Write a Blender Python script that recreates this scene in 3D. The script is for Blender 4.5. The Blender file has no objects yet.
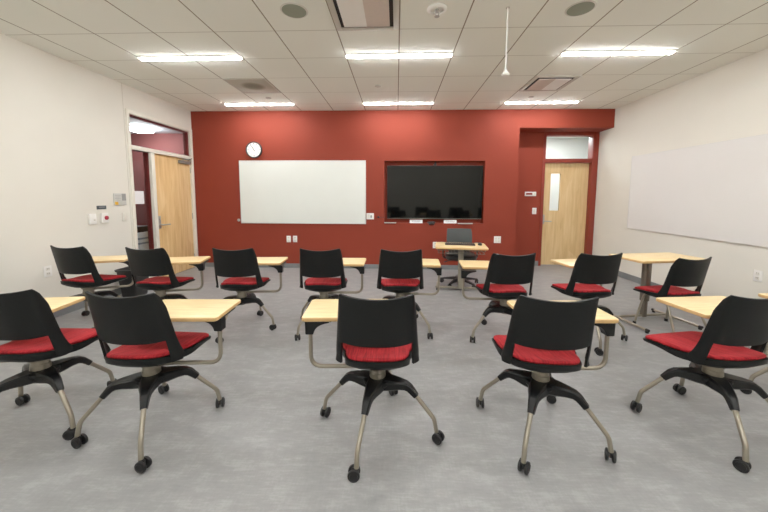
import bpy, bmesh, math, random
from mathutils import Vector, Matrix

random.seed(7)
PI = math.pi
scene = bpy.context.scene
C = scene.collection
R = math.radians

# ------------------------------------------------------------------ room
XL, XR = -3.957, 4.0          # side walls
YB, YR = 6.06, -3.0           # front (red) wall, rear wall behind the camera
YA = 6.48                     # back of the door alcove
XA = 2.289                    # alcove starts here
ZC = 3.0275                   # ceiling
ZS = 2.69                     # soffit underside
T = 0.6096                    # ceiling module
GX, GY = 0.0188, 3.1943       # ceiling grid origin


# ------------------------------------------------------------------ materials
def lin(c):
    return tuple(((v / 255) / 12.92 if v / 255 <= 0.04045 else ((v / 255 + 0.055) / 1.055) ** 2.4) for v in c) + (1.0,)


class NT:
    """small node tree helper"""
    def __init__(self, name):
        self.m = bpy.data.materials.new(name)
        self.m.use_nodes = True
        self.t = self.m.node_tree
        self.t.nodes.clear()
        self.out = self.n('ShaderNodeOutputMaterial')

    def n(self, typ, **kw):
        nd = self.t.nodes.new(typ)
        for k, v in kw.items():
            setattr(nd, k, v)
        return nd

    def l(self, a, b):
        self.t.links.new(a, b)

    def val(self, node, **kw):
        for k, v in kw.items():
            node.inputs[k.replace('_', ' ')].default_value = v
        return node

    def coord(self, scale=(1, 1, 1), rot=(0, 0, 0), kind='Object'):
        tc = self.n('ShaderNodeTexCoord')
        mp = self.n('ShaderNodeMapping')
        mp.inputs['Scale'].default_value = scale
        mp.inputs['Rotation'].default_value = rot
        self.l(tc.outputs[kind], mp.inputs['Vector'])
        return mp.outputs['Vector']

    def noise(self, vec, scale, detail=3, rough=0.5):
        nd = self.n('ShaderNodeTexNoise')
        nd.inputs['Scale'].default_value = scale
        nd.inputs['Detail'].default_value = detail
        nd.inputs['Roughness'].default_value = rough
        self.l(vec, nd.inputs['Vector'])
        return nd.outputs['Fac']

    def ramp(self, fac, stops):
        r = self.n('ShaderNodeValToRGB')
        while len(r.color_ramp.elements) < len(stops):
            r.color_ramp.elements.new(0.5)
        for e, (p, c) in zip(r.color_ramp.elements, stops):
            e.position = p
            e.color = c
        self.l(fac, r.inputs['Fac'])
        return r.outputs['Color']

    def bsdf(self, color=None, rough=0.5, metal=0.0, spec=0.5, colsock=None):
        b = self.n('ShaderNodeBsdfPrincipled')
        if color is not None:
            b.inputs['Base Color'].default_value = color
        if colsock is not None:
            self.l(colsock, b.inputs['Base Color'])
        b.inputs['Roughness'].default_value = rough
        b.inputs['Metallic'].default_value = metal
        b.inputs['Specular IOR Level'].default_value = spec
        self.l(b.outputs['BSDF'], self.out.inputs['Surface'])
        return b

    def bump(self, b, height, strength=0.1, dist=0.01):
        bp = self.n('ShaderNodeBump')
        bp.inputs['Strength'].default_value = strength
        bp.inputs['Distance'].default_value = dist
        self.l(height, bp.inputs['Height'])
        self.l(bp.outputs['Normal'], b.inputs['Normal'])


def plain(name, rgb, rough=0.5, metal=0.0, spec=0.5, var=0.06, nscale=20.0, bump=0.0):
    """procedural material: colour with a little noise variation"""
    t = NT(name)
    v = t.coord()
    f = t.noise(v, nscale, 3)
    a = lin(rgb)
    lo = tuple(x * (1 - var) for x in a[:3]) + (1,)
    hi = tuple(min(1, x * (1 + var)) for x in a[:3]) + (1,)
    c = t.ramp(f, [(0.3, lo), (0.7, hi)])
    b = t.bsdf(rough=rough, metal=metal, spec=spec, colsock=c)
    if bump:
        t.bump(b, f, bump, 0.002)
    return t.m


def wall_mat(name, rgb, rough=0.75, spec=0.3):
    t = NT(name)
    v = t.coord()
    f = t.noise(v, 1.1, 3)
    g = t.noise(v, 160, 2)
    a = lin(rgb)
    c = t.ramp(f, [(0.3, tuple(x * 0.96 for x in a[:3]) + (1,)), (0.7, tuple(min(1, x * 1.03) for x in a[:3]) + (1,))])
    b = t.bsdf(rough=rough, spec=spec, colsock=c)
    t.bump(b, g, 0.10, 0.002)
    return t.m


def floor_mat():
    t = NT('grey_sheet_vinyl')
    v = t.coord(scale=(1.0, 2.0, 1), rot=(0, 0, R(-14)))
    f1 = t.noise(v, 5.0, 8, 0.72)
    v2 = t.coord(scale=(5, 42, 1), rot=(0, 0, R(-12)))
    f2 = t.noise(v2, 2.0, 5, 0.7)
    v3 = t.coord(scale=(40, 6, 1), rot=(0, 0, R(8)))
    f3 = t.noise(v3, 2.0, 4, 0.7)
    mx = t.n('ShaderNodeMath', operation='MULTIPLY_ADD')
    t.l(f2, mx.inputs[0]); mx.inputs[1].default_value = 0.45; t.l(f1, mx.inputs[2])
    mx2 = t.n('ShaderNodeMath', operation='MULTIPLY_ADD')
    t.l(f3, mx2.inputs[0]); mx2.inputs[1].default_value = 0.25; t.l(mx.outputs[0], mx2.inputs[2])
    c = t.ramp(mx2.outputs[0], [(0.55, lin((118, 118, 119))), (0.85, lin((135, 135, 135))), (1.0, lin((150, 150, 150)))])
    b = t.bsdf(rough=0.42, spec=0.5, colsock=c)
    rr = t.n('ShaderNodeMapRange')
    rr.inputs['From Min'].default_value = 0.5; rr.inputs['From Max'].default_value = 1.1
    rr.inputs['To Min'].default_value = 0.34; rr.inputs['To Max'].default_value = 0.55
    t.l(mx2.outputs[0], rr.inputs['Value']); t.l(rr.outputs[0], b.inputs['Roughness'])
    t.bump(b, f2, 0.06, 0.004)
    return t.m


def ceiling_mat():
    """painted tegular tiles, the grid drawn from object coordinates"""
    t = NT('ceiling_tile_grid')
    tc = t.n('ShaderNodeTexCoord')
    sp = t.n('ShaderNodeSeparateXYZ')
    t.l(tc.outputs['Object'], sp.inputs[0])
    masks = []
    for ax, off, w in (('X', GX, 0.0062), ('Y', GY, 0.0055)):
        a = t.n('ShaderNodeMath', operation='SUBTRACT'); t.l(sp.outputs[ax], a.inputs[0]); a.inputs[1].default_value = off - 100 * T
        m = t.n('ShaderNodeMath', operation='MODULO'); t.l(a.outputs[0], m.inputs[0]); m.inputs[1].default_value = T
        p = t.n('ShaderNodeMath', operation='PINGPONG'); t.l(m.outputs[0], p.inputs[0]); p.inputs[1].default_value = T / 2
        g = t.n('ShaderNodeMath', operation='LESS_THAN'); t.l(p.outputs[0], g.inputs[0]); g.inputs[1].default_value = w
        if ax == 'Y':
            s = t.n('ShaderNodeMath', operation='MULTIPLY'); t.l(g.outputs[0], s.inputs[0]); s.inputs[1].default_value = 0.5
            masks.append(s.outputs[0])
        else:
            masks.append(g.outputs[0])
    mx = t.n('ShaderNodeMath', operation='MAXIMUM'); t.l(masks[0], mx.inputs[0]); t.l(masks[1], mx.inputs[1])
    f = t.noise(tc.outputs['Object'], 0.9, 2)
    c = t.ramp(f, [(0.3, lin((235, 236, 226))), (0.7, lin((239, 240, 231)))])
    mix = t.n('ShaderNodeMix', data_type='RGBA')
    t.l(mx.outputs[0], mix.inputs[0]); t.l(c, mix.inputs[6]); mix.inputs[7].default_value = lin((142, 132, 116))
    b = t.bsdf(rough=0.9, spec=0.1, colsock=mix.outputs[2])
    g = t.noise(tc.outputs['Object'], 220, 2)
    t.bump(b, g, 0.12, 0.002)
    return t.m


def wood_mat(name, lo, mid, hi, scale=(26, 26, 1.2), rough=0.42, nscale=1.6, spec=0.5):
    t = NT(name)
    v = t.coord(scale=scale)
    f = t.noise(v, nscale, 5, 0.6)
    c = t.ramp(f, [(0.28, lin(lo)), (0.5, lin(mid)), (0.75, lin(hi))])
    t.bsdf(rough=rough, spec=spec, colsock=c)
    return t.m


def veneer_mat(name, lo, mid, hi):
    """flitch-matched maple veneer: vertical strips of different tone, soft cross figure"""
    t = NT(name)
    v = t.coord(scale=(14, 14, 0.9))
    f = t.noise(v, 1.8, 4, 0.6)
    v2 = t.coord(scale=(7.4, 7.4, 1.9))
    vo = t.n('ShaderNodeTexVoronoi')
    vo.inputs['Scale'].default_value = 1.0
    t.l(v2, vo.inputs['Vector'])
    sp = t.n('ShaderNodeSeparateColor'); t.l(vo.outputs['Color'], sp.inputs[0])
    m = t.n('ShaderNodeMath', operation='MULTIPLY_ADD')
    t.l(sp.outputs[0], m.inputs[0]); m.inputs[1].default_value = 0.16; t.l(f, m.inputs[2])
    c = t.ramp(m.outputs[0], [(0.38, lin(lo)), (0.58, lin(mid)), (0.82, lin(hi))])
    t.bsdf(rough=0.38, spec=0.5, colsock=c)
    return t.m


def cushion_mat():
    t = NT('red_ribbed_upholstery')
    v = t.coord(scale=(120, 5, 5))
    f = t.noise(v, 1.0, 3, 0.6)
    v2 = t.coord(scale=(300, 60, 60))
    g = t.noise(v2, 1.0, 2, 0.6)
    m = t.n('ShaderNodeMath', operation='MULTIPLY_ADD')
    t.l(g, m.inputs[0]); m.inputs[1].default_value = 0.35; t.l(f, m.inputs[2])
    c = t.ramp(m.outputs[0], [(0.45, lin((106, 14, 20))), (0.68, lin((154, 27, 34))), (0.9, lin((182, 44, 48)))])
    b = t.bsdf(rough=0.85, spec=0.2, colsock=c)
    t.bump(b, m.outputs[0], 0.35, 0.003)
    return t.m


def emit_mat(name, rgb, strength):
    t = NT(name)
    e = t.n('ShaderNodeEmission')
    v = t.coord()
    f = t.noise(v, 3, 1)
    a = lin(rgb)
    c = t.ramp(f, [(0.2, tuple(x * 0.98 for x in a[:3]) + (1,)), (0.8, a)])
    t.l(c, e.inputs['Color'])
    e.inputs['Strength'].default_value = strength
    t.l(e.outputs[0], t.out.inputs['Surface'])
    return t.m


def glass_mat(name, tint=(235, 240, 238), gl=0.06):
    """thin flat pane: mostly clear with a Fresnel reflection"""
    t = NT(name)
    tr = t.n('ShaderNodeBsdfTransparent'); tr.inputs['Color'].default_value = lin(tint)
    gs = t.n('ShaderNodeBsdfGlossy'); gs.inputs['Roughness'].default_value = 0.03
    lw = t.n('ShaderNodeLayerWeight'); lw.inputs['Blend'].default_value = 0.5
    p5 = t.n('ShaderNodeMath', operation='POWER'); t.l(lw.outputs['Facing'], p5.inputs[0]); p5.inputs[1].default_value = 5.0
    ma = t.n('ShaderNodeMath', operation='MULTIPLY_ADD'); t.l(p5.outputs[0], ma.inputs[0]); ma.inputs[1].default_value = 0.5; ma.inputs[2].default_value = 0.025
    mx = t.n('ShaderNodeMixShader')
    t.l(ma.outputs[0], mx.inputs[0]); t.l(tr.outputs[0], mx.inputs[1]); t.l(gs.outputs[0], mx.inputs[2])
    t.l(mx.outputs[0], t.out.inputs['Surface'])
    return t.m


def perforated_mat():
    """grey perforated plaque with the round duct neck dark behind the holes"""
    t = NT('perforated_plaque')
    tc = t.n('ShaderNodeTexCoord')
    ln = t.n('ShaderNodeVectorMath', operation='LENGTH'); t.l(tc.outputs['Object'], ln.inputs[0])
    c = t.ramp(ln.outputs['Value'], [(0.05, lin((118, 112, 96))), (0.115, lin((128, 121, 105))), (0.185, lin((172, 164, 150)))])
    t.bsdf(rough=0.8, spec=0.2, colsock=c)
    return t.m


M = dict(
    cream=wall_mat('cream_wall_paint', (226, 223, 212)),
    red=wall_mat('brick_red_wall_paint', (131, 48, 32), rough=0.7, spec=0.22),
    hallred=wall_mat('maroon_corridor_paint', (120, 66, 64)),
    hallwhite=wall_mat('corridor_white_paint', (214, 220, 226)),
    vest=wall_mat('vestibule_white_paint', (232, 234, 230)),
    ceil=ceiling_mat(), floor=floor_mat(),
    base=plain('grey_rubber_base', (112, 116, 118), 0.55),
    redframe=plain('red_enamel_frame', (132, 40, 24), 0.4, var=0.03),
    hallframe=plain('maroon_enamel_frame', (112, 40, 38), 0.4, var=0.03),
    creamframe=plain('cream_enamel_frame', (231, 227, 214), 0.4, var=0.02),
    door=veneer_mat('maple_door_veneer', (216, 171, 112), (231, 192, 133), (242, 208, 153)),
    door2=veneer_mat('pale_maple_door_veneer', (206, 168, 114), (219, 184, 130), (229, 198, 147)),
    lam=wood_mat('maple_laminate', (226, 192, 134), (238, 209, 152), (245, 221, 170), scale=(3, 26, 26), rough=0.35),
    lamedge=plain('laminate_edge_band', (214, 172, 112), 0.45),
    shell=plain('black_polypropylene', (12, 14, 14), 0.5, spec=0.22, var=0.10, nscale=60, bump=0.05),
    hub=plain('black_nylon_hub', (9, 10, 11), 0.4, spec=0.25, var=0.08),
    rubber=plain('black_caster_rubber', (12, 12, 14), 0.5, spec=0.4),
    silver=plain('satin_nickel_tube', (150, 142, 127), 0.36, metal=0.7, var=0.03),
    greymetal=plain('warm_grey_enamel', (112, 104, 92), 0.4, metal=0.3, var=0.03),
    lightmetal=plain('pale_grey_enamel', (138, 131, 117), 0.42, metal=0.25, var=0.03),
    chrome=plain('brushed_chrome', (176, 176, 172), 0.35, metal=0.55, var=0.03),
    dkmetal=plain('grey_closer_metal', (128, 126, 120), 0.4, metal=0.3, var=0.04),
    cushion=cushion_mat(),
    wb=plain('whiteboard_porcelain', (226, 230, 224), 0.22, var=0.012, nscale=3),
    wb2=plain('pale_whiteboard_porcelain', (226, 225, 222), 0.25, var=0.014, nscale=2),
    alu=plain('satin_aluminium_trim', (214, 214, 210), 0.35, metal=0.4, var=0.02),
    white=plain('white_plastic', (236, 235, 230), 0.4, var=0.01),
    offwhite=plain('ivory_plastic', (222, 219, 208), 0.45, var=0.01),
    slot=plain('dark_slot', (70, 68, 66), 0.6),
    screen=plain('black_glass_screen', (7, 8, 8), 0.06, spec=0.3, var=0.02),
    bezel=plain('black_gloss_bezel', (10, 10, 11), 0.3),
    blackp=plain('black_plastic', (20, 20, 22), 0.4),
    clockface=plain('white_clock_face', (242, 243, 240), 0.4, var=0.01),
    paper=plain('white_paper', (236, 238, 240), 0.7, var=0.01),
    print_=plain('grey_print', (150, 150, 152), 0.7, var=0.02),
    signgrey=plain('grey_sign_panel', (196, 197, 192), 0.5, var=0.02),
    signdark=plain('mid_grey_sign_panel', (142, 144, 142), 0.5, var=0.02),
    amber=plain('amber_sign_square', (236, 178, 40), 0.5, var=0.02),
    teal=plain('dark_slate_label', (62, 74, 78), 0.5),
    crimson=plain('crimson_button', (158, 28, 52), 0.35),
    tile=plain('ceiling_fixture_white', (208, 204, 194), 0.55, var=0.02),
    flange=plain('ceiling_flange_grey', (184, 178, 166), 0.6, var=0.02),
    spk=plain('speaker_grille_grey', (132, 138, 122), 0.75, var=0.05, nscale=200),
    dark=plain('duct_shade', (22, 19, 17), 0.8),
    plate_reflect=plain('vent_plate_red_reflection', (206, 192, 182), 0.45, var=0.02),  # plate tone with the red wall's reflection put into the colour
    perf=perforated_mat(),
    led=emit_mat('led_diffuser', (254, 253, 251), 97.0),
    led3=emit_mat('vestibule_fill_led', (252, 253, 255), 55.0),
    led2=emit_mat('corridor_led', (250, 252, 255), 80.0),
    glass=glass_mat('clear_door_glass'),
    mesh=plain('charcoal_mesh_back', (56, 62, 62), 0.6, var=0.08, nscale=150),
    keys=plain('dark_brown_keyboard', (58, 42, 36), 0.5),
    binm=plain('black_waste_bin', (16, 17, 17), 0.4),
    boxw=plain('white_carton', (214, 218, 224), 0.7, var=0.03),
    boxb=plain('slate_carton_band', (130, 140, 156), 0.7, var=0.03),
    joint=plain('wall_joint_line', (196, 190, 176), 0.8),  # slightly darker tone of the wall joint
)


# ------------------------------------------------------------------ mesh helpers
def box(bm, c, s, bev=0.0, rz=0.0, seg=2, mi=0):
    r = bmesh.ops.create_cube(bm, size=1.0)
    vs = r['verts']
    bmesh.ops.scale(bm, vec=s, verts=vs)
    if bev > 0:
        es = list({e for v in vs for e in v.link_edges})
        rb = bmesh.ops.bevel(bm, geom=es, offset=bev, segments=seg, affect='EDGES', profile=0.5)
        vs = list({v for v in rb['verts']} | {v for v in vs if v.is_valid})
    if rz:
        bmesh.ops.rotate(bm, cent=(0, 0, 0), matrix=Matrix.Rotation(rz, 3, 'Z'), verts=vs)
    bmesh.ops.translate(bm, vec=c, verts=vs)
    if mi:
        for f in {f for v in vs for f in v.link_faces}:
            f.material_index = mi
    return vs


def bx(bm, x0, x1, y0, y1, z0, z1, bev=0.0):
    return box(bm, ((x0 + x1) / 2, (y0 + y1) / 2, (z0 + z1) / 2), (abs(x1 - x0), abs(y1 - y0), abs(z1 - z0)), bev)


def fillet(pts, rad, n=6):
    """round the inner corners of a polyline"""
    pts = [Vector(p) for p in pts]
    out = [pts[0]]
    for i in range(1, len(pts) - 1):
        a, b, c = pts[i - 1], pts[i], pts[i + 1]
        d1, d2 = (a - b), (c - b)
        r = min(rad, d1.length * 0.48, d2.length * 0.48)
        p, q = b + d1.normalized() * r, b + d2.normalized() * r
        for k in range(n + 1):
            t = k / n
            out.append(p * (1 - t) ** 2 + b * 2 * t * (1 - t) + q * t * t)
    out.append(pts[-1])
    return out


def tube(bm, pts, r, n=12, cap=True):
    pts = [Vector(p) for p in pts]
    rs = r if isinstance(r, (list, tuple)) else [r] * len(pts)
    tang = []
    for i in range(len(pts)):
        a = pts[max(0, i - 1)]; b = pts[min(len(pts) - 1, i + 1)]
        tang.append((b - a).normalized())
    up = Vector((0, 0, 1)) if abs(tang[0].z) < 0.9 else Vector((0, 1, 0))
    x = tang[0].cross(up).normalized()
    rings = []
    for i, p in enumerate(pts):
        if i:
            q = tang[i - 1].rotation_difference(tang[i])
            x = (q @ x).normalized()
        y = tang[i].cross(x).normalized()
        rings.append([bm.verts.new(p + (x * math.cos(2 * PI * k / n) + y * math.sin(2 * PI * k / n)) * rs[i]) for k in range(n)])
    for a, b in zip(rings, rings[1:]):
        for k in range(n):
            bm.faces.new((a[k], a[(k + 1) % n], b[(k + 1) % n], b[k]))
    if cap:
        bm.faces.new(list(reversed(rings[0])))
        bm.faces.new(rings[-1])
    return [v for rg in rings for v in rg]


def lathe(bm, prof, n=24, c=(0, 0, 0), axis='Z'):
    """prof: list of (radius, height)"""
    rings = []
    vs = []
    for r, h in prof:
        if r < 1e-6:
            v = bm.verts.new((0, 0, h)); rings.append([v]); vs.append(v)
        else:
            rg = [bm.verts.new((r * math.cos(2 * PI * k / n), r * math.sin(2 * PI * k / n), h)) for k in range(n)]
            rings.append(rg); vs += rg
    for a, b in zip(rings, rings[1:]):
        for k in range(n):
            k2 = (k + 1) % n
            if len(a) == 1 and len(b) == 1:
                continue
            if len(a) == 1:
                bm.faces.new((a[0], b[k2], b[k]))
            elif len(b) == 1:
                bm.faces.new((a[k], a[k2], b[0]))
            else:
                bm.faces.new((a[k], a[k2], b[k2], b[k]))
    if len(rings[0]) > 1:
        bm.faces.new(list(reversed(rings[0])))
    if len(rings[-1]) > 1:
        bm.faces.new(rings[-1])
    if axis == 'X':
        bmesh.ops.rotate(bm, cent=(0, 0, 0), matrix=Matrix.Rotation(PI / 2, 3, 'Y'), verts=vs)
    elif axis == 'Y':
        bmesh.ops.rotate(bm, cent=(0, 0, 0), matrix=Matrix.Rotation(-PI / 2, 3, 'X'), verts=vs)
    bmesh.ops.translate(bm, vec=c, verts=vs)
    return vs


def loft(bm, rings, cap=True):
    rv = [[bm.verts.new(p) for p in rg] for rg in rings]
    n = len(rv[0])
    for a, b in zip(rv, rv[1:]):
        for k in range(n):
            bm.faces.new((a[k], a[(k + 1) % n], b[(k + 1) % n], b[k]))
    if cap:
        bm.faces.new(list(reversed(rv[0])))
        bm.faces.new(rv[-1])


def rrect(x0, x1, y0, y1, r, n=6):
    pts = []
    for cx, cy, a0 in ((x1 - r, y1 - r, 0), (x0 + r, y1 - r, 90), (x0 + r, y0 + r, 180), (x1 - r, y0 + r, 270)):
        for k in range(n + 1):
            a = R(a0 + 90 * k / n)
            pts.append((cx + r * math.cos(a), cy + r * math.sin(a)))
    return pts


def prism(bm, poly, z0, z1, bev=0.0, side_mi=0, seg=2):
    """extruded polygon in XY with optionally bevelled rims"""
    def inset(d):
        cx = sum(p[0] for p in poly) / len(poly); cy = sum(p[1] for p in poly) / len(poly)
        out = []
        for x, y in poly:
            v = Vector((x - cx, y - cy)); L = v.length
            out.append((cx + v.x * (1 - d / L), cy + v.y * (1 - d / L)))
        return out
    rings = []
    if bev:
        rings = [[(x, y, z0) for x, y in inset(bev)], [(x, y, z0 + bev) for x, y in poly],
                 [(x, y, z1 - bev) for x, y in poly], [(x, y, z1 - bev * 0.3) for x, y in inset(bev * 0.3)], [(x, y, z1) for x, y in inset(bev)]]
    else:
        rings = [[(x, y, z0) for x, y in poly], [(x, y, z1) for x, y in poly]]
    loft(bm, rings)
    if side_mi:
        bm.normal_update()
        for f in bm.faces:
            if abs(f.normal.z) < 0.85:
                f.material_index = side_mi


def obj(name, bm, mats, parent=None, loc=(0, 0, 0), rz=0.0, smooth=35, label=None):
    bmesh.ops.recalc_face_normals(bm, faces=bm.faces[:])
    me = bpy.data.meshes.new(name)
    bm.to_mesh(me)
    bm.free()
    for m in (mats if isinstance(mats, (list, tuple)) else [mats]):
        me.materials.append(m)
    if smooth:
        for p in me.polygons:
            p.use_smooth = True
        me.set_sharp_from_angle(angle=R(smooth))
    o = bpy.data.objects.new(name, me)
    C.objects.link(o)
    o.location = loc
    o.rotation_euler = (0, 0, rz)
    if parent:
        o.parent = parent
    if label:
        o['label'] = label
    return o


def inst(src, parent, loc=None, rz=None):
    o = src.copy()
    C.objects.link(o)
    o.parent = parent
    if loc is not None:
        o.location = loc
    if rz is not None:
        o.rotation_euler = (0, 0, rz)
    return o


def thing(name, label, cat, loc=(0, 0, 0), rz=0.0, group=None):
    o = bpy.data.objects.new(name, None)
    o.empty_display_size = 0.1
    C.objects.link(o)
    o.location = loc
    o.rotation_euler = (0, 0, rz)
    o['label'] = label
    o['category'] = cat
    if group:
        o['group'] = group
    return o


def tag(o, label, cat, group=None):
    o['label'] = label
    o['category'] = cat
    if group:
        o['group'] = group
    return o


def struct(name, bm, mats, label, cat, parent=None, smooth=0):
    o = obj(name, bm, mats, parent, smooth=smooth)
    o['kind'] = 'structure'
    o['label'] = label
    o['category'] = cat
    return o


NB = bmesh.new


def quad_x(bm, x, y0, y1, z0, z1):
    bm.faces.new([bm.verts.new(p) for p in ((x, y0, z0), (x, y1, z0), (x, y1, z1), (x, y0, z1))])


def quad_y(bm, x0, x1, y, z0, z1):
    bm.faces.new([bm.verts.new(p) for p in ((x0, y, z0), (x1, y, z0), (x1, y, z1), (x0, y, z1))])


# ------------------------------------------------------------------ room shell
bm = NB(); bx(bm, XL - 0.15, XR + 0.15, YR - 0.15, YA + 0.25, -0.1, 0)
struct('floor', bm, M['floor'], 'grey mottled vinyl classroom floor under the chairs', 'floor')
bm = NB(); bx(bm, XL - 0.15, XR + 0.15, YR - 0.15, YA + 0.3, ZC, ZC + 0.1)
struct('ceiling', bm, M['ceil'], 'off-white suspended tile ceiling with thin grid lines', 'ceiling')

# left wall with the opening of the glazed door frame
DY0, DY1, DZ = 4.566, 6.045, 2.68
bm = NB()
bx(bm, XL - 0.15, XL, YR - 0.15, DY0, 0, ZC)
bx(bm, XL - 0.15, XL, DY0, DY1, DZ, ZC)
bx(bm, XL - 0.15, XL, DY1, YB, 0, ZC)
struct('wall_left', bm, M['cream'], 'cream side wall with the maple door and glazed frame', 'wall')
bm = NB(); bx(bm, XR, XR + 0.15, YR - 0.15, YA + 0.25, 0, ZC)
struct('wall_right', bm, M['cream'], 'cream side wall carrying the large pale whiteboard', 'wall')
bm = NB(); bx(bm, XL, XR, YR - 0.15, YR, 0, ZC)
struct('wall_rear', bm, M['cream'], 'plain cream wall behind the viewer', 'wall')

# red wall with television recess and the alcove
TX0, TX1, TZ0, TZ1 = -0.231, 1.668, 0.900, 2.088
bm = NB()
bx(bm, XL - 0.15, TX0, YB, YB + 0.42, 0, ZC)
bx(bm, TX1, XA, YB, YB + 0.42, 0, ZC)
bx(bm, TX0, TX1, YB, YB + 0.42, 0, TZ0)
bx(bm, TX0, TX1, YB, YB + 0.42, TZ1, ZC)
bx(bm, TX0, TX1, YB + 0.14, YB + 0.42, TZ0, TZ1)
bx(bm, XA, XR - 0.0005, YB, YA, ZS, ZC)
FX0, FX1, FZ = 2.925, 4.0, 2.69
bx(bm, XA, FX0, YA, YA + 0.15, 0, ZS)
struct('wall_front', bm, M['red'], 'brick red feature wall with television recess and door alcove', 'wall')

# baseboards
bm = NB(); bx(bm, XL, XA, YB - 0.012, YB, 0, 0.085, 0.003)
struct('baseboard_front', bm, M['base'], 'grey rubber base along the red wall', 'baseboard')
bm = NB(); bx(bm, XL, XL + 0.012, YR, DY0, 0, 0.1, 0.003)
struct('baseboard_left', bm, M['base'], 'grey rubber base along the wall by the glazed door', 'baseboard')
bm = NB(); bx(bm, XR - 0.012, XR, YR, YA, 0, 0.1, 0.003)
struct('baseboard_right', bm, M['base'], 'grey rubber base under the big pale whiteboard wall', 'baseboard')
bm = NB(); bx(bm, XA, FX0, YA - 0.012, YA, 0, 0.1, 0.003)
struct('baseboard_alcove', bm, M['base'], 'grey rubber base inside the red door alcove', 'baseboard')
bm = NB(); bx(bm, XL, XL + 0.0015, 4.535, 4.542, 0.1, ZC)
struct('trim_1', bm, M['joint'], 'thin vertical wall joint above and beside the cream door frame', 'trim')

# ---- door 1: maple door with sidelight and transom in the left wall
d1 = thing('door_1', 'maple veneer door with sidelight and transom in a cream frame', 'door', (XL, 0, 0))
d1['kind'] = 'structure'
for nm, fx0, fx1, mt in (('door_frame', -0.03, 0.02, 'creamframe'), ('corridor_frame', -0.12, -0.03, 'hallframe')):
    bm = NB()
    g = 0.0 if nm == 'door_frame' else 0.012
    bx(bm, fx0, fx1, DY0, DY0 + 0.05 + g, 0, DZ, 0.003)
    bx(bm, fx0, fx1, DY1 - 0.055 - g, DY1, 0, DZ, 0.003)
    bx(bm, fx0, fx1, DY0 + 0.05, DY1 - 0.055, DZ - 0.06 - g, DZ, 0.003)
    bx(bm, fx0, fx1, DY0 + 0.05, DY1 - 0.055, 2.105, 2.165 + g, 0.003)
    bx(bm, fx0, fx1 if g == 0 else -0.03, 4.985, 5.055, 0, 2.105, 0.003)
    bx(bm, fx0, fx1, DY0 + 0.05, 4.985, 0, 0.22 + g, 0.003)
    obj(nm, bm, M[mt], d1)
bm = NB(); bx(bm, -0.07, -0.025, 5.058, 5.987, 0.008, 2.102, 0.003)
leaf = obj('door_leaf', bm, M['door'], d1)
bm = NB(); quad_x(bm, -0.058, DY0 + 0.05, DY1 - 0.055, 2.165, DZ - 0.06)
obj('transom_pane', bm, M['glass'], d1, smooth=0)
bm = NB(); quad_x(bm, -0.058, DY0 + 0.05, 4.985, 0.22, 2.105)
obj('sidelight_pane', bm, M['glass'], d1, smooth=0)
bm = NB()
bx(bm, -0.03, -0.022, 5.108, 5.168, 0.86, 1.075, 0.003)
tube(bm, fillet([(-0.024, 5.138, 0.925), (0.035, 5.138, 0.925), (0.035, 5.30, 0.922)], 0.02), 0.011)
lathe(bm, [(0.014, 0), (0.014, 0.012), (0.0, 0.012)], 16, (-0.023, 5.138, 1.02), 'X')
obj('door_handle', bm, M['chrome'], leaf)
bm = NB()
bx(bm, -0.03, 0.035, 5.665, 5.955, 2.005, 2.062, 0.008)
tube(bm, [(0.01, 5.75, 2.062), (0.01, 5.75, 2.085), (0.02, 5.9, 2.088), (0.015, 6.0, 2.125)], 0.01, 8)
obj('door_closer', bm, M['dkmetal'], leaf)
for hz in (1.9, 1.02, 0.22):
    bm = NB(); lathe(bm, [(0.009, 0), (0.009, 0.115)], 10, (-0.018, 5.989, hz - 0.057))
    obj('hinge', bm, M['chrome'], leaf)

# ---- door 2: pale maple door in the red frame of the alcove
d2 = thing('door_2', 'pale maple door with narrow window, red frame and transom in the alcove', 'door', (0, YA, 0))
d2['kind'] = 'structure'
dl, dr, dy = 2.975, 3.885, 0.12
bm = NB()
bx(bm, FX0, dl, -0.015, 0.15, 0, ZS, 0.004)
bx(bm, dr, FX1 - 0.001, -0.015, 0.15, 0, ZS, 0.004)
bx(bm, dl, dr, -0.015, 0.15, 2.622, ZS, 0.004)
bx(bm, dl, dr, -0.015, 0.15, 2.095, 2.175, 0.004)
obj('door_frame', bm, M['redframe'], d2)
bm = NB()
wx0, wx1, wz0, wz1 = 3.128, 3.335, 1.13, 1.89
for q in ((dl + 0.003, wx0, 0.01, 2.092), (wx1, dr - 0.003, 0.01, 2.092), (wx0, wx1, 0.01, wz0), (wx0, wx1, wz1, 2.092)):
    bx(bm, q[0], q[1], dy - 0.045, dy, q[2], q[3])
leaf2 = obj('door_leaf', bm, M['door2'], d2, smooth=0)
bm = NB(); quad_y(bm, wx0, wx1, dy - 0.022, wz0, wz1)
obj('vision_pane', bm, M['glass'], leaf2, smooth=0)
bm = NB()
for q in ((wx0 - 0.012, wx0 + 0.006, wz0 - 0.012, wz1 + 0.012), (wx1 - 0.006, wx1 + 0.012, wz0 - 0.012, wz1 + 0.012),
          (wx0, wx1, wz0 - 0.012, wz0 + 0.006), (wx0, wx1, wz1 - 0.006, wz1 + 0.012)):
    bx(bm, q[0], q[1], dy - 0.05, dy - 0.04, q[2], q[3])
obj('vision_trim', bm, M['door2'], leaf2, smooth=0)
bm = NB(); quad_y(bm, dl, dr, 0.072, 2.175, 2.622)
obj('transom_pane', bm, M['glass'], d2, smooth=0)
bm = NB()
bx(bm, 2.99, 3.045, dy - 0.053, dy - 0.044, 0.86, 1.05, 0.003)
tube(bm, fillet([(3.017, dy - 0.05, 0.92), (3.017, dy - 0.11, 0.92), (3.16, dy - 0.11, 0.918)], 0.02), 0.011)
obj('door_handle', bm, M['chrome'], leaf2)

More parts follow.
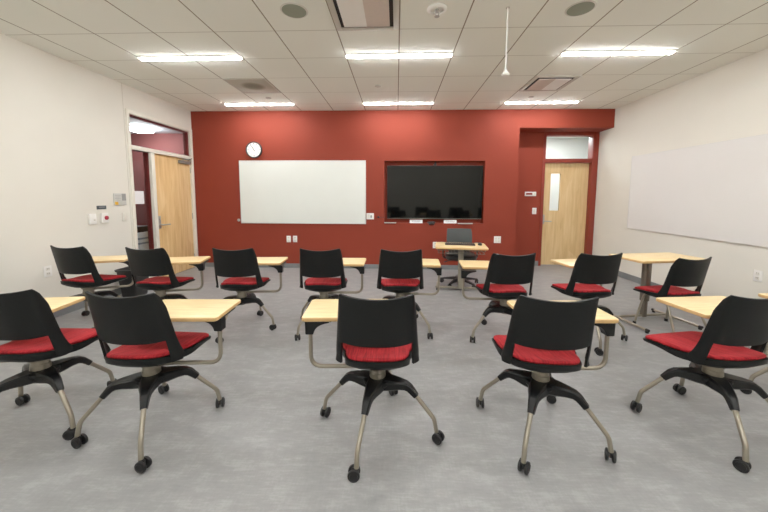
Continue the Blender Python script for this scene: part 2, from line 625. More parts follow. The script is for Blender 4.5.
# ---- what is seen through the glass: corridor on one side, vestibule on the other
hx0, hx1 = XL - 3.2, XL - 0.15
bm = NB(); bx(bm, hx0, hx1, 2.5, 7.0, -0.1, 0.0)
struct('floor_corridor', bm, M['floor'], 'grey corridor floor beyond the glazed door', 'floor')
bm = NB(); bx(bm, hx0, hx1, 2.5, 7.0, 2.78, 2.9)
struct('ceiling_corridor', bm, M['hallwhite'], 'pale corridor ceiling seen through the transom', 'ceiling')
bm = NB()
bx(bm, hx0, hx1, 6.9, 7.05, 0, 2.78)
bx(bm, hx0 - 0.1, hx0, 2.5, 7.0, 0, 2.78)
bx(bm, hx0, hx1, 2.4, 2.5, 0, 2.78)
struct('wall_corridor', bm, M['hallred'], 'maroon corridor wall seen through the glazed door frame', 'wall')
vx0, vx1 = 2.3, 5.8
bm = NB(); bx(bm, vx0, vx1, YA + 0.25, 8.6, -0.1, 0)
struct('floor_vestibule', bm, M['floor'], 'grey floor of the room beyond the alcove door', 'floor')
bm = NB(); bx(bm, vx0, vx1, YA + 0.15, 8.6, 2.95, 3.0)
struct('ceiling_vestibule', bm, M['vest'], 'white ceiling beyond the alcove door', 'ceiling')
bm = NB()
bx(bm, vx0, vx1, 8.6, 8.7, -0.1, 3.0)
bx(bm, vx0 - 0.1, vx0, YA + 0.15, 8.7, -0.1, 3.0)
bx(bm, vx1, vx1 + 0.1, YA + 0.26, 8.7, -0.1, 3.0)
struct('wall_vestibule', bm, M['vest'], 'white wall seen through the alcove door transom', 'wall')

# ------------------------------------------------------------------ ceiling luminaires
LX = [GX - 4 * T, GX, GX + 4 * T]
LROWS = [5.605, 3.752, 1.90, 0.07, -1.76]


def luminaire_parts():
    L, W = 1.195, 0.055
    bm = NB()
    for s in (-1, 1):
        box(bm, (0, s * (W / 2 + 0.006), -0.004), (L + 0.024, 0.012, 0.012))
        box(bm, (s * (L / 2 + 0.006), 0, -0.004), (0.012, W, 0.012))
    fr = obj('trim_frame', bm, M['tile'], smooth=0)
    bm = NB(); box(bm, (0, 0, -0.010), (L, W, 0.020), 0.004)
    df = obj('diffuser', bm, M['led'], smooth=0)
    return fr, df


LF = luminaire_parts()
colname = ['glazed door side', 'middle of the room', 'side whiteboard side']
rowname = ['close to the red wall', 'one row in from the red wall', 'just behind the viewer', 'behind the viewer', 'farthest from the red wall']
for j, y in enumerate(LROWS):
    for i, x in enumerate(LX):
        t = thing('ceiling_light', 'linear LED ceiling light %s, %s' % (rowname[j], colname[i]), 'ceiling light', (x, y, ZC), 0, 'linear LED ceiling lights')
        for k, p in enumerate(LF):
            if i == 0 and j == 0:
                p.parent = t
            else:
                inst(p, t)
t = thing('ceiling_light', 'small bright light on the corridor ceiling seen through the transom', 'ceiling light', (-5.15, 6.27, 2.78))
bm = NB(); box(bm, (0, 0, -0.011), (0.36, 0.36, 0.022), 0.006)
obj('trim_frame', bm, M['tile'], t, smooth=0)
bm = NB(); box(bm, (0, 0, -0.052), (0.32, 0.32, 0.06), 0.003)
obj('diffuser', bm, M['led2'], t, smooth=0)
t = thing('ceiling_light', 'unseen light panel added to brighten the white room beyond the alcove door', 'ceiling light', (3.6, 7.6, 2.95))  # unseen lamp, added to brighten the vestibule behind the transom
bm = NB(); box(bm, (0, 0, -0.011), (1.2, 0.4, 0.022), 0.006)
obj('trim_frame', bm, M['tile'], t, smooth=0)
bm = NB(); box(bm, (0, 0, -0.022), (1.14, 0.34, 0.012), 0.003)
obj('diffuser', bm, M['led3'], t, smooth=0)

# ceiling speakers
for (x, y), lab in (((-0.90, 2.86), 'round grey ceiling speaker in the tile beside the square air diffuser'),
                    ((1.565, 2.90), 'round grey ceiling speaker nearer the big side whiteboard')):
    t = thing('ceiling_speaker', lab, 'speaker', (x, y, ZC), 0, 'round ceiling speakers')
    bm = NB(); lathe(bm, [(0.110, 0), (0.118, -0.004), (0.112, -0.008), (0.104, -0.008), (0.104, -0.002), (0.0, -0.002)], 40)
    obj('rim', bm, M['tile'], t)
    bm = NB(); lathe(bm, [(0.105, -0.003), (0.104, -0.008), (0.06, -0.010), (0, -0.011)], 40)
    obj('grille', bm, M['spk'], t)


def vent(cx, cy, label, split):
    t = thing('air_diffuser', label, 'air vent', (cx, cy, ZC), 0, 'ceiling air diffusers')
    h = T / 2 - 0.006
    bm = NB()
    w = 0.05
    for s in (-1, 1):
        box(bm, (s * (h - w / 2), 0, -0.006), (w, 2 * h, 0.012), 0.003)
        box(bm, (0, s * (h - w / 2), -0.006), (2 * h - 2 * w, w, 0.012), 0.003)
    obj('flange', bm, M['flange'], t)
    bm = NB(); box(bm, (0, 0, -0.002), (2 * h - 2 * w, 2 * h - 2 * w, 0.004))  # flat dark sheet, paints the shade inside the duct
    obj('duct_shade_sheet', bm, M['dark'], t, smooth=0)
    k = h - w - 0.035
    bm = NB()
    box(bm, (-k / 2, 0, -0.017), (k, 2 * k, 0.008))
    box(bm, (k / 2, 0, -0.017), (k, 2 * k, 0.008))
    for s in (-1, 1):
        for q in (-1, 1):
            box(bm, (s * k * 0.7, q * k * 0.7, -0.008), (0.02, 0.02, 0.014))
    for f in bm.faces:  # the half not whitened carries the painted red reflection
        if f.calc_center_median().x * split > 0.0:
            f.material_index = 1
    obj('plaque', bm, [M['plate_reflect'], M['white']], t)
    return t


vent(GX - 0.5 * T, GY - 0.5 * T, 'square ceiling air diffuser with a plain centre plate nearest the viewer', -1)
vent(GX + 3.5 * T, GY + 2.5 * T, 'square ceiling air diffuser with dark slots above the alcove side of the red wall', 1)
t = thing('return_grille', 'grey square perforated ceiling grille with a dark round centre', 'air vent', (GX - 3.5 * T, GY + 2.5 * T, ZC))
bm = NB(); box(bm, (0, 0, -0.003), (T - 0.05, T - 0.05, 0.006), 0.002)
obj('perforated_plate', bm, M['perf'], t)
bm = NB()
h = T / 2 - 0.006
for s in (-1, 1):
    box(bm, (s * (h - 0.01), 0, -0.004), (0.02, 2 * h, 0.008))
    box(bm, (0, s * (h - 0.01), -0.004), (2 * h - 0.04, 0.02, 0.008))
obj('border', bm, M['flange'], t, smooth=0)

# sprinkler, sprinkler cover plates, hanging microphone
t = thing('fire_sprinkler', 'chrome fire sprinkler head in a white round cup on the ceiling', 'sprinkler', (0.34, 2.872, ZC))
bm = NB(); lathe(bm, [(0.085, 0), (0.085, -0.006), (0.07, -0.014), (0.055, -0.016), (0.05, -0.006), (0, -0.006)], 32)
obj('escutcheon', bm, M['white'], t)
bm = NB()
lathe(bm, [(0.016, -0.004), (0.016, -0.028), (0.010, -0.03), (0.009, -0.034), (0, -0.034)], 14)
for s in (-1, 1):
    tube(bm, fillet([(s * 0.012, 0, -0.026), (s * 0.017, 0, -0.045), (0, 0, -0.062)], 0.01), 0.003, 6)
lathe(bm, [(0.0, -0.060), (0.022, -0.062), (0.022, -0.065), (0, -0.067)], 16)
obj('sprinkler_head', bm, M['chrome'], t)
bm = NB()
for (x, y), lab in (((-0.28, 4.76), 'small concealed sprinkler plate above the television'),
                    ((-2.122, 5.28), 'small concealed sprinkler plate beside the perforated grille'),
                    ((2.172, 5.33), 'small concealed sprinkler plate beside the slotted diffuser')):
    b2 = NB(); lathe(b2, [(0.045, 0), (0.045, -0.006), (0.04, -0.009), (0, -0.01)], 24)
    tag(obj('sprinkler_plate', b2, M['flange'], None, (x, y, ZC)), lab, 'sprinkler', 'concealed sprinkler plates')
bm.free()
t = thing('hanging_microphone', 'white microphone capsule hanging from the ceiling on a thin cable', 'microphone', (0.942, 2.872, ZC))
bm = NB(); lathe(bm, [(0.016, 0), (0.016, -0.006), (0, -0.008)], 16)
obj('ceiling_cap', bm, M['flange'], t)
bm = NB(); tube(bm, [(0, 0, -0.004), (0, 0, -0.52)], 0.006, 8)
obj('cable', bm, M['white'], t)
bm = NB(); lathe(bm, [(0.0, -0.505), (0.012, -0.51), (0.013, -0.525), (0.030, -0.545), (0.033, -0.552), (0.028, -0.562), (0, -0.565)], 24)
obj('capsule', bm, M['white'], t)

# ------------------------------------------------------------------ red wall: whiteboard, clock, television, plates
t = thing('whiteboard', 'white rectangular whiteboard on the red wall under the clock', 'whiteboard', (-1.815, YB, 1.487))
bm = NB(); box(bm, (0, -0.012, 0), (2.43, 0.012, 1.195))
obj('board_surface', bm, M['wb'], t, smooth=0)
bm = NB()
for s in (-1, 1):
    box(bm, (s * 1.2215, -0.011, 0), (0.014, 0.022, 1.214), 0.003)
    box(bm, (0, -0.011, s * 0.6005), (2.443, 0.022, 0.014), 0.003)
obj('frame', bm, M['alu'], t)

t = thing('wall_clock', 'round black-rimmed white wall clock above the whiteboard corner', 'clock', (-2.738, YB, 2.296))
bm = NB(); lathe(bm, [(0.0, 0), (0.148, 0), (0.158, -0.012), (0.156, -0.036), (0.146, -0.044), (0.138, -0.04), (0.136, -0.02), (0, -0.02)], 48, axis='Y')
bmesh.ops.scale(bm, vec=(1, 1, 1), verts=bm.verts)
obj('rim', bm, M['blackp'], t)
bm = NB(); lathe(bm, [(0.137, -0.02), (0.137, -0.024), (0, -0.024)], 48, axis='Y')
face = obj('dial', bm, M['clockface'], t)
for k in range(12):
    bm = NB()
    vs = box(bm, (0, 0, 0.113), (0.007 if k % 3 else 0.011, 0.002, 0.022))
    bmesh.ops.rotate(bm, cent=(0, 0, 0), matrix=Matrix.Rotation(2 * PI * k / 12, 3, 'Y'), verts=vs)
    bmesh.ops.translate(bm, vec=(0, -0.0245, 0), verts=vs)
    obj('hour_mark', bm, M['blackp'], face, smooth=0)
for nm, L, W, a in (('minute_hand', 0.115, 0.007, -34), ('hour_hand', 0.072, 0.011, -31)):
    bm = NB()
    vs = box(bm, (0, 0, L / 2 - 0.015), (W, 0.002, L + 0.03))
    bmesh.ops.rotate(bm, cent=(0, 0, 0), matrix=Matrix.Rotation(R(a), 3, 'Y'), verts=vs)
    bmesh.ops.translate(bm, vec=(0, -0.028, 0), verts=vs)
    obj(nm, bm, M['blackp'], t, smooth=0)

# television in its recess
t = thing('television', 'large black wall television set into the red recess', 'television', (0.735, YB + 0.045, 1.493))
t.rotation_euler = (R(1.1), 0, 0)
W2, H2 = 0.915, 0.512
bm = NB(); box(bm, (0, 0.03, 0), (2 * W2, 0.05, 2 * H2), 0.006)
box(bm, (0, 0.063, 0), (1.0, 0.03, 0.6), 0.006)
obj('casing', bm, M['bezel'], t)
bm = NB(); box(bm, (0, 0.003, 0.004), (2 * W2 - 0.022, 0.008, 2 * H2 - 0.03))
obj('screen', bm, M['screen'], t, smooth=0)
bm = NB()
box(bm, (0, 0.004, -H2 + 0.006), (2 * W2 - 0.01, 0.012, 0.006), 0.001)
obj('lower_trim', bm, M['dkmetal'], t)

t = thing('webcam', 'tiny black camera on the television top edge', 'camera', (0.737, YB + 0.06, 2.006))
bm = NB(); box(bm, (0, 0.0, 0.018), (0.06, 0.05, 0.02), 0.006); box(bm, (0, 0.0, 0.005), (0.03, 0.03, 0.012))
obj('camera_body', bm, M['blackp'], t)
bm = NB(); lathe(bm, [(0.016, 0), (0.018, -0.02), (0.012, -0.026), (0, -0.024)], 20, (0, -0.02, 0.045), 'Y')
bx(bm, -0.008, 0.008, -0.025, 0.0, 0.02, 0.05)
obj('lens', bm, M['bezel'], t)

for x, lab in ((0.385, 'white folded card with print on the recess ledge, nearer the whiteboard'),
               (1.04, 'white folded card with print on the recess ledge, above the task chair')):
    t = thing('paper_card', lab, 'card', (x, YB + 0.015, TZ0), 0, 'white cards under the television')
    bm = NB()
    rings = [[(-0.12, -0.012, 0), (0.12, -0.012, 0), (0.12, -0.008, 0), (-0.12, -0.008, 0)],
             [(-0.122, 0.008, 0.062), (0.122, 0.008, 0.062), (0.122, 0.012, 0.062), (-0.122, 0.012, 0.062)]]
    loft(bm, rings)
    rings = [[(-0.12, 0.030, 0), (0.12, 0.030, 0), (0.12, 0.034, 0), (-0.12, 0.034, 0)],
             [(-0.122, 0.009, 0.062), (0.122, 0.009, 0.062), (0.122, 0.013, 0.062), (-0.122, 0.013, 0.062)]]
    loft(bm, rings)
    card = obj('card_sheet', bm, M['paper'], t, smooth=0)
    bm = NB()
    for k, (z, w) in enumerate(((0.047, 0.17), (0.036, 0.19), (0.025, 0.15))):
        random.seed(k + int(x * 100))
        xx = -w / 2
        while xx < w / 2:
            L = random.uniform(0.012, 0.03)
            y = -0.0135 + 0.02 * z / 0.062
            bx(bm, xx, min(xx + L, w / 2), y, y + 0.002, z - 0.0025, z + 0.0025)
            xx += L + 0.007
    obj('print_lines', bm, M['print_'], card, smooth=0)

t = thing('conference_camera', 'black rounded conference camera perched below the television', 'camera', (0.675, YB - 0.005, TZ0))
bm = NB(); lathe(bm, [(0, 0.0), (0.05, 0.002), (0.062, 0.012), (0.056, 0.028), (0.03, 0.036), (0, 0.037)], 28, (0, 0.01, -0.0))
bmesh.ops.scale(bm, vec=(1.35, 1, 1), verts=bm.verts)
obj('camera_body', bm, M['blackp'], t)
bm = NB(); lathe(bm, [(0.02, 0.0), (0.022, -0.016), (0.014, -0.02), (0, -0.018)], 20, (0, -0.045, 0.012), 'Y')
bx(bm, -0.055, 0.055, -0.05, -0.03, -0.028, 0.006, 0.006)
obj('lens', bm, M['bezel'], t)
for x0, x1, z, lab in ((-0.228, 0.0, 0.0, 'thin silver pen rail at the recess corner by the whiteboard'),
                       (1.18, 1.455, -0.006, 'thin silver pen rail on the recess ledge behind the task chair')):
    t = thing('pen_rail', lab, 'rail', ((x0 + x1) / 2, YB - 0.0, TZ0 + z), 0, 'silver rails under the television')
    w = x1 - x0
    bm = NB(); box(bm, (0, -0.02, 0.004), (w, 0.05, 0.008), 0.002); box(bm, (0, -0.043, 0.010), (w, 0.006, 0.014), 0.002)
    obj('tray', bm, M['alu'], t)
    bm = NB()
    for s in (-1, 1):
        box(bm, (s * (w / 2 - 0.004), -0.02, 0.010), (0.008, 0.05, 0.014), 0.002)
    obj('end_cap', bm, M['chrome'], t)

t = thing('cable_dongle', 'small black plug on a wire beside the television recess', 'plug', (-0.345, YB, 1.016))
bm = NB(); lathe(bm, [(0.014, 0), (0.020, -0.006), (0.020, -0.03), (0.012, -0.036), (0, -0.036)], 18, axis='Y')
obj('plug_body', bm, M['blackp'], t)
bm = NB(); tube(bm, fillet([(0.01, -0.018, 0), (0.05, -0.012, -0.012), (0.114, -0.006, -0.01), (0.12, 0.05, -0.01)], 0.02), 0.004, 6)
obj('wire', bm, M['blackp'], t)


def plate(name, label, cat, loc, w, h, normal, kind, group=None, mat='white'):
    """wall plate; normal: '-Y' on the red wall, '+X' on the left wall, '-X' on the right wall"""
    rz = {'-Y': 0, '+X': PI / 2, '-X': -PI / 2}[normal]
    t = thing(name, label, cat, loc, rz, group)
    bm = NB(); box(bm, (0, -0.004, 0), (w, 0.008, h), 0.003)
    obj('cover_plate', bm, M[mat], t)
    if kind == 'outlet':
        for s in (-1, 1):
            bm = NB(); box(bm, (0, -0.009, s * h * 0.21), (w * 0.44, 0.004, h * 0.26), 0.0015)
            rc = obj('receptacle', bm, M['offwhite'], t)
            bm = NB()
            for q in (-1, 1):
                box(bm, (q * w * 0.09, -0.0115, s * h * 0.21 + 0.004), (0.004, 0.002, 0.011))
            obj('slots', bm, M['slot'], rc, smooth=0)
    elif kind == 'rocker':
        bm = NB(); box(bm, (0, -0.009, 0), (w * 0.42, 0.006, h * 0.58), 0.002)
        obj('rocker', bm, M['offwhite'], t)
    elif kind == 'quad':
        for s in (-1, 1):
            for q in (-1, 1):
                bm = NB(); box(bm, (q * w * 0.2, -0.009, s * h * 0.2), (w * 0.26, 0.004, h * 0.26), 0.0015)
                obj('receptacle', bm, M['offwhite'], t)
    elif kind == 'data':
        bm = NB(); box(bm, (w * 0.14, -0.009, -h * 0.05), (w * 0.22, 0.004, h * 0.42), 0.0015)
        obj('jack', bm, M['signdark'], t)
        bm = NB(); box(bm, (-w * 0.2, -0.009, 0.0), (w * 0.3, 0.003, h * 0.6), 0.001)
        obj('blank_insert', bm, M['offwhite'], t)
    return t


plate('wall_outlet', 'white outlet plate below the whiteboard, farther from the television', 'outlet', (-2.112, YB, 0.572), 0.082, 0.125, '-Y', 'outlet', 'outlets on the red wall')
plate('wall_outlet', 'white outlet plate below the whiteboard, nearer the television', 'outlet', (-1.985, YB, 0.574), 0.082, 0.125, '-Y', 'outlet', 'outlets on the red wall')
plate('wall_socket_plate', 'white jack plate between whiteboard and television recess', 'wall plate', (-0.505, YB, 1.03), 0.145, 0.118, '-Y', 'data')
plate('wall_outlet', 'white outlet plate behind the small teacher table', 'outlet', (0.755, YB, 0.478), 0.085, 0.12, '-Y', 'outlet', 'outlets on the red wall')
plate('quad_outlet', 'square white double outlet on the red wall near the alcove', 'outlet', (1.945, YB, 0.592), 0.13, 0.13, '-Y', 'quad')
plate('light_switch', 'white light switch in the red alcove below the control panel', 'switch', (2.80, YA, 1.127), 0.082, 0.125, '-Y', 'rocker')
plate('light_switch', 'pale light switch on the cream wall by the sidelight', 'switch', (XL, 4.43, 1.105), 0.08, 0.125, '+X', 'rocker', mat='offwhite')
plate('wall_outlet', 'white outlet low on the cream wall behind the chairs', 'outlet', (XL, 3.37, 0.555), 0.085, 0.125, '+X', 'outlet')
plate('wall_outlet', 'white outlet on the wall below the big pale whiteboard', 'outlet', (XR, 3.545, 0.555), 0.085, 0.125, '-X', 'outlet')
t = thing('wall_knob', 'round silver bumper on the red wall by the whiteboard bottom corner', 'knob', (-3.085, YB, 0.942))  # small round silver knob, purpose unknown
bm = NB(); lathe(bm, [(0.018, 0), (0.014, -0.012), (0.026, -0.02), (0.028, -0.032), (0.018, -0.038), (0, -0.038)], 24, axis='Y')
obj('knob_body', bm, M['chrome'], t)

t = thing('control_panel', 'horizontal white control panel with a dark display in the alcove', 'control panel', (2.705, YA, 1.472))
bm = NB(); box(bm, (0, -0.012, 0), (0.22, 0.024, 0.085), 0.005)
obj('housing', bm, M['white'], t)
bm = NB(); box(bm, (-0.03, -0.026, 0.002), (0.125, 0.004, 0.042), 0.001)
obj('display', bm, M['redframe'], t)
bm = NB(); box(bm, (0.077, -0.026, 0), (0.028, 0.004, 0.04), 0.002)
obj('button', bm, M['offwhite'], t)

# cream wall items by the door
t = thing('room_sign', 'square grey wall sign with an amber patch beside the sidelight', 'sign', (XL, 4.37, 1.362), PI / 2)
bm = NB(); box(bm, (0, -0.005, 0), (0.2, 0.01, 0.165), 0.002)
obj('sign_panel', bm, M['signgrey'], t)
bm = NB(); box(bm, (0.062, -0.0115, 0.03), (0.066, 0.003, 0.098))
obj('dark_field', bm, M['signdark'], t, smooth=0)
bm = NB(); box(bm, (-0.062, -0.0115, -0.056), (0.05, 0.003, 0.042))
obj('amber_field', bm, M['amber'], t, smooth=0)
bm = NB()
for k in range(4):
    box(bm, (-0.035, -0.0105, 0.055 - 0.022 * k), (0.09 - 0.015 * (k % 2), 0.002, 0.005))
obj('text_lines', bm, M['print_'], t, smooth=0)
t = thing('wall_label', 'small dark label strip on the cream wall above the red button', 'label', (XL, 4.082, 1.255), PI / 2)
bm = NB(); box(bm, (0, -0.003, 0), (0.135, 0.006, 0.05), 0.001)
obj('label_strip', bm, M['teal'], t)
bm = NB()
for k in range(5):
    box(bm, (-0.034 + 0.017 * k, -0.0065, 0.004), (0.011, 0.002, 0.013))
obj('label_print', bm, M['print_'], t, smooth=0)
t = thing('wall_button', 'white wall box with a round crimson button on the cream wall', 'button', (XL, 4.092, 1.115), PI / 2)
bm = NB(); box(bm, (0, -0.02, 0), (0.098, 0.04, 0.135), 0.008)
obj('button_box', bm, M['white'], t)
bm = NB(); lathe(bm, [(0.028, 0), (0.028, -0.012), (0.022, -0.018), (0, -0.019)], 24, (0.012, -0.038, 0.0), 'Y')
obj('button', bm, M['crimson'], t)
t = thing('wall_mounted_thermostat', 'plain white wall box beside the crimson button, farther from the door', 'thermostat', (XL, 3.928, 1.11), PI / 2)
bm = NB(); box(bm, (0, -0.016, 0), (0.092, 0.032, 0.138), 0.007)
obj('housing', bm, M['white'], t)
bm = NB(); lathe(bm, [(0.014, 0), (0.014, -0.006), (0, -0.007)], 20, (0.016, -0.031, -0.012), 'Y')
obj('dial', bm, M['offwhite'], t)
t = thing('paper_notice', 'white paper sheet taped to the sidelight glass', 'paper', (XL - 0.054, 4.765, 1.385), PI / 2)
bm = NB(); box(bm, (0, 0, 0), (0.218, 0.0015, 0.2))
obj('sheet', bm, M['paper'], t, smooth=0)
t = thing('supply_carton', 'white and slate carton stack seen low through the sidelight', 'carton', (-4.42, 5.17, 0))
bm = NB(); box(bm, (0, 0, 0.4), (0.36, 0.34, 0.8), 0.01)
obj('carton_body', bm, M['boxw'], t)
bm = NB()
for z in (0.45, 0.62, 0.7):
    box(bm, (0, -0.001, z), (0.363, 0.343, 0.03))
obj('carton_band', bm, M['boxb'], t, smooth=0)
bm = NB(); box(bm, (0.0, 0, 0.85), (0.3, 0.28, 0.1), 0.01)
obj('black_tray', bm, M['blackp'], t)

# big whiteboard on the other side wall
t = thing('whiteboard', 'long pale whiteboard on the cream wall above the height-adjustable table', 'whiteboard', (XR, 4.32, 1.492), -PI / 2)
bm = NB(); box(bm, (0, -0.010, 0), (2.43, 0.012, 1.205))
obj('board_surface', bm, M['wb2'], t, smooth=0)
bm = NB()
for s in (-1, 1):
    box(bm, (s * 1.2185, -0.009, 0), (0.007, 0.018, 1.219), 0.002)
    box(bm, (0, -0.009, s * 0.606), (2.437, 0.018, 0.007), 0.002)
obj('frame', bm, M['alu'], t)


# ------------------------------------------------------------------ tablet chairs
def lerp(x, xs, ys):
    if x <= xs[0]:
        return ys[0]
    for a, b, c, d in zip(xs, xs[1:], ys, ys[1:]):
        if x <= b:
            return c + (d - c) * (x - a) / (b - a)
    return ys[-1]


def _outline():
    """half outline of the seat from the rear centre to the front centre (x >= 0)"""
    pts = []
    for k in range(15):                       # round rear bowl
        t = PI / 2 * k / 14
        pts.append((0.196 * math.sin(t) ** 0.92, -0.205 * math.cos(t) ** 0.95 + 0.0))
    for y, x in ((0.025, 0.212), (0.05, 0.224), (0.08, 0.230), (0.12, 0.232), (0.17, 0.232), (0.21, 0.230)):
        pts.append((x, y))
    for k in range(9):                        # front corner
        t = PI / 2 * k / 8
        pts.append((0.172 + 0.056 * math.cos(t), 0.228 + 0.052 * math.sin(t)))
    for x in (0.13, 0.08, 0.04, 0.0):
        pts.append((x, 0.280 + 0.006 * (1 - (x / 0.172) ** 2)))
    return pts


_H = _outline()
OUTL = _H + [(-x, y) for x, y in reversed(_H[1:-1])]


def plan(k, sc=1.0):
    x, y = OUTL[k]
    return x * sc, 0.04 + (y - 0.04) * sc


def zrim(y):
    return lerp(y, [-0.205, -0.16, -0.10, -0.04, 0.05, 0.14, 0.20, 0.25, 0.286], [0.536, 0.517, 0.500, 0.490, 0.485, 0.482, 0.476, 0.466, 0.456])


NP = len(OUTL)


def seat_shell_bm():
    bm = NB()
    rings = []
    ts = list(range(NP))
    for s, mode in ((0.0, 'top'), (0.5, 'top'), (0.9, 'top'), (0.965, 'top'), (0.995, 'rim'), (1.0, 'edge'), (0.985, 'b'), (0.93, 'b'), (0.8, 'b'), (0.6, 'b'), (0.4, 'b'), (0.2, 'b'), (0.0, 'b')):
        rg = []
        for t in ts:
            x, y = plan(t, max(s, 0.002))
            xo, yo = plan(t, 1.0)
            th = lerp(yo, [-0.205, -0.1, -0.04, 0.03, 0.12, 0.2, 0.286], [0.030, 0.040, 0.048, 0.044, 0.029, 0.018, 0.013])
            if mode == 'top':
                z = zrim(y) - 0.004 - (0.008 * (1 - s))
            elif mode == 'rim':
                z = zrim(y)
            elif mode == 'edge':
                z = zrim(y) - 0.005
            else:
                w = min(1, s / 0.985) ** 2.7
                z = (zrim(yo) - th) * w + 0.411 * (1 - w)
            rg.append((x, y, z))
        rings.append(rg)
    loft(bm, rings)
    bmesh.ops.remove_doubles(bm, verts=bm.verts, dist=0.0008)
    return bm


def cushion_bm():
    bm = NB()
    ts = list(range(NP))
    rings = []
    for s, dz in ((0.0, -0.002), (0.90, -0.002), (0.952, 0.002), (0.962, 0.010), (0.952, 0.017), (0.925, 0.0215), (0.87, 0.0235), (0.7, 0.023), (0.45, 0.020), (0.2, 0.018), (0.0, 0.018)):
        rg = []
        for t in ts:
            x, y = plan(t, max(s, 0.002))
            rg.append((x, y, zrim(y) + dz))
        rings.append(rg)
    loft(bm, rings)
    bmesh.ops.remove_doubles(bm, verts=bm.verts, dist=0.0008)
    return bm


def backrest_obj():
    bm = NB()
    ZBOT = 0.466
    Z3 = [ZBOT, 0.60, 0.90]
    NS, NW = 18, 4
    cols = [('w', -1, k / NW) for k in range(NW, 0, -1)] + [('p', -1 + 2 * k / NS, 0) for k in range(NS + 1)] + [('w', 1, k / NW) for k in range(1, NW + 1)]
    K0, K = 6, 20
    grid = {}
    for ci, (kd, s, w) in enumerate(cols):
        sp = max(-1, min(1, s))
        zb = 0.598 + 0.010 * sp ** 4
        zt = 0.878 + 0.020 * sp * sp
        if kd == 'w':
            zb = 0.608
            zt = 0.898 - 0.030 * w ** 2
        for k in range(K + 1):
            if k < K0 and not (kd == 'w' or abs(s) > 0.999):
                continue
            z = ZBOT + (zb - ZBOT) * k / K0 if k < K0 else zb + (zt - zb) * (k - K0) / (K - K0)
            hw = lerp(z, Z3, [0.203, 0.198, 0.195])
            ye = lerp(z, Z3, [-0.082, -0.112, -0.170])
            yc = lerp(z, [0.60, 0.89], [-0.158, -0.208])
            if kd == 'p':
                x = hw * sp
                y = yc + (ye - yc) * abs(sp) ** 2.2
            else:
                W = lerp(z, [ZBOT, 0.52, 0.6, 0.8, 0.888], [0.036, 0.035, 0.029, 0.014, 0.003])
                L = lerp(z, [ZBOT, 0.48, 0.495, 0.515, 0.545, 0.6, 0.8, 0.898], [0.036, 0.052, 0.070, 0.060, 0.050, 0.044, 0.038, 0.012])
                x = s * (hw + W * (1 - (1 - w) ** 1.6))
                y = ye + L * w ** 1.1
            grid[ci, k] = bm.verts.new((x, y, z))
    for ci in range(len(cols) - 1):
        for k in range(K):
            q = [(ci, k), (ci + 1, k), (ci + 1, k + 1), (ci, k + 1)]
            if all(p in grid for p in q):
                if k < K0 and cols[ci][0] == 'p' and cols[ci + 1][0] == 'p':
                    continue
                bm.faces.new([grid[p] for p in q])
    o = obj('tmp_back', bm, M['shell'])
    md = o.modifiers.new('s', 'SOLIDIFY'); md.thickness = 0.013; md.offset = 0.0
    bv = o.modifiers.new('b', 'BEVEL'); bv.width = 0.003; bv.segments = 2; bv.limit_method = 'ANGLE'; bv.angle_limit = R(55)
    dg = bpy.context.evaluated_depsgraph_get()
    me = bpy.data.meshes.new_from_object(o.evaluated_get(dg))
    me.name = 'backrest'
    for p in me.polygons:
        p.use_smooth = True
    me.set_sharp_from_angle(angle=R(38))
    bpy.data.objects.remove(o)
    b = bpy.data.objects.new('backrest', me)
    C.objects.link(b)
    return b


def column_bm():
    bm = NB()
    lathe(bm, [(0.047, 0.335), (0.049, 0.345), (0.047, 0.372), (0.044, 0.374), (0.044, 0.400), (0.055, 0.402), (0.06, 0.415), (0.05, 0.425), (0, 0.425)], 28)
    return bm


def hub_bm():
    bm = NB()
    lathe(bm, [(0.0, 0.262), (0.040, 0.264), (0.072, 0.285), (0.088, 0.318), (0.086, 0.336), (0.06, 0.344), (0, 0.345)], 32)
    path = [(0.03, 0.312, 0.060, 0.066), (0.09, 0.314, 0.050, 0.058), (0.14, 0.315, 0.036, 0.048), (0.176, 0.311, 0.028, 0.044),
            (0.197, 0.299, 0.0245, 0.040), (0.215, 0.280, 0.021, 0.036), (0.236, 0.2565, 0.0175, 0.032)]
    for k in range(4):
        a = k * PI / 2
        d = Vector((math.cos(a), math.sin(a), 0)); nn = Vector((-d.y, d.x, 0)); zz = Vector((0, 0, 1))
        rings = []
        for i, (rho, z, w, hh) in enumerate(path):
            p, q = path[max(0, i - 1)], path[min(len(path) - 1, i + 1)]
            tv = Vector((q[0] - p[0], q[1] - p[1])).normalized()
            up = d * -tv.y + zz * tv.x
            c0 = d * rho + zz * z
            ch = min(w, hh / 2) * 0.35
            g = hh / 2
            rings.append([c0 + nn * u + up * v for u, v in ((-w, -g + ch), (-w + ch, -g), (w - ch, -g), (w, -g + ch), (w * 0.9, g - ch), (w * 0.9 - ch, g), (-w * 0.9 + ch, g), (-w * 0.9, g - ch))])
        loft(bm, rings)
    return bm


def leg_bm():
    bm = NB()
    tube(bm, fillet([(0.205, 0, 0.292), (0.343, 0, 0.135), (0.357, 0, 0.060)], 0.02, 6), 0.0125, 12)
    return bm


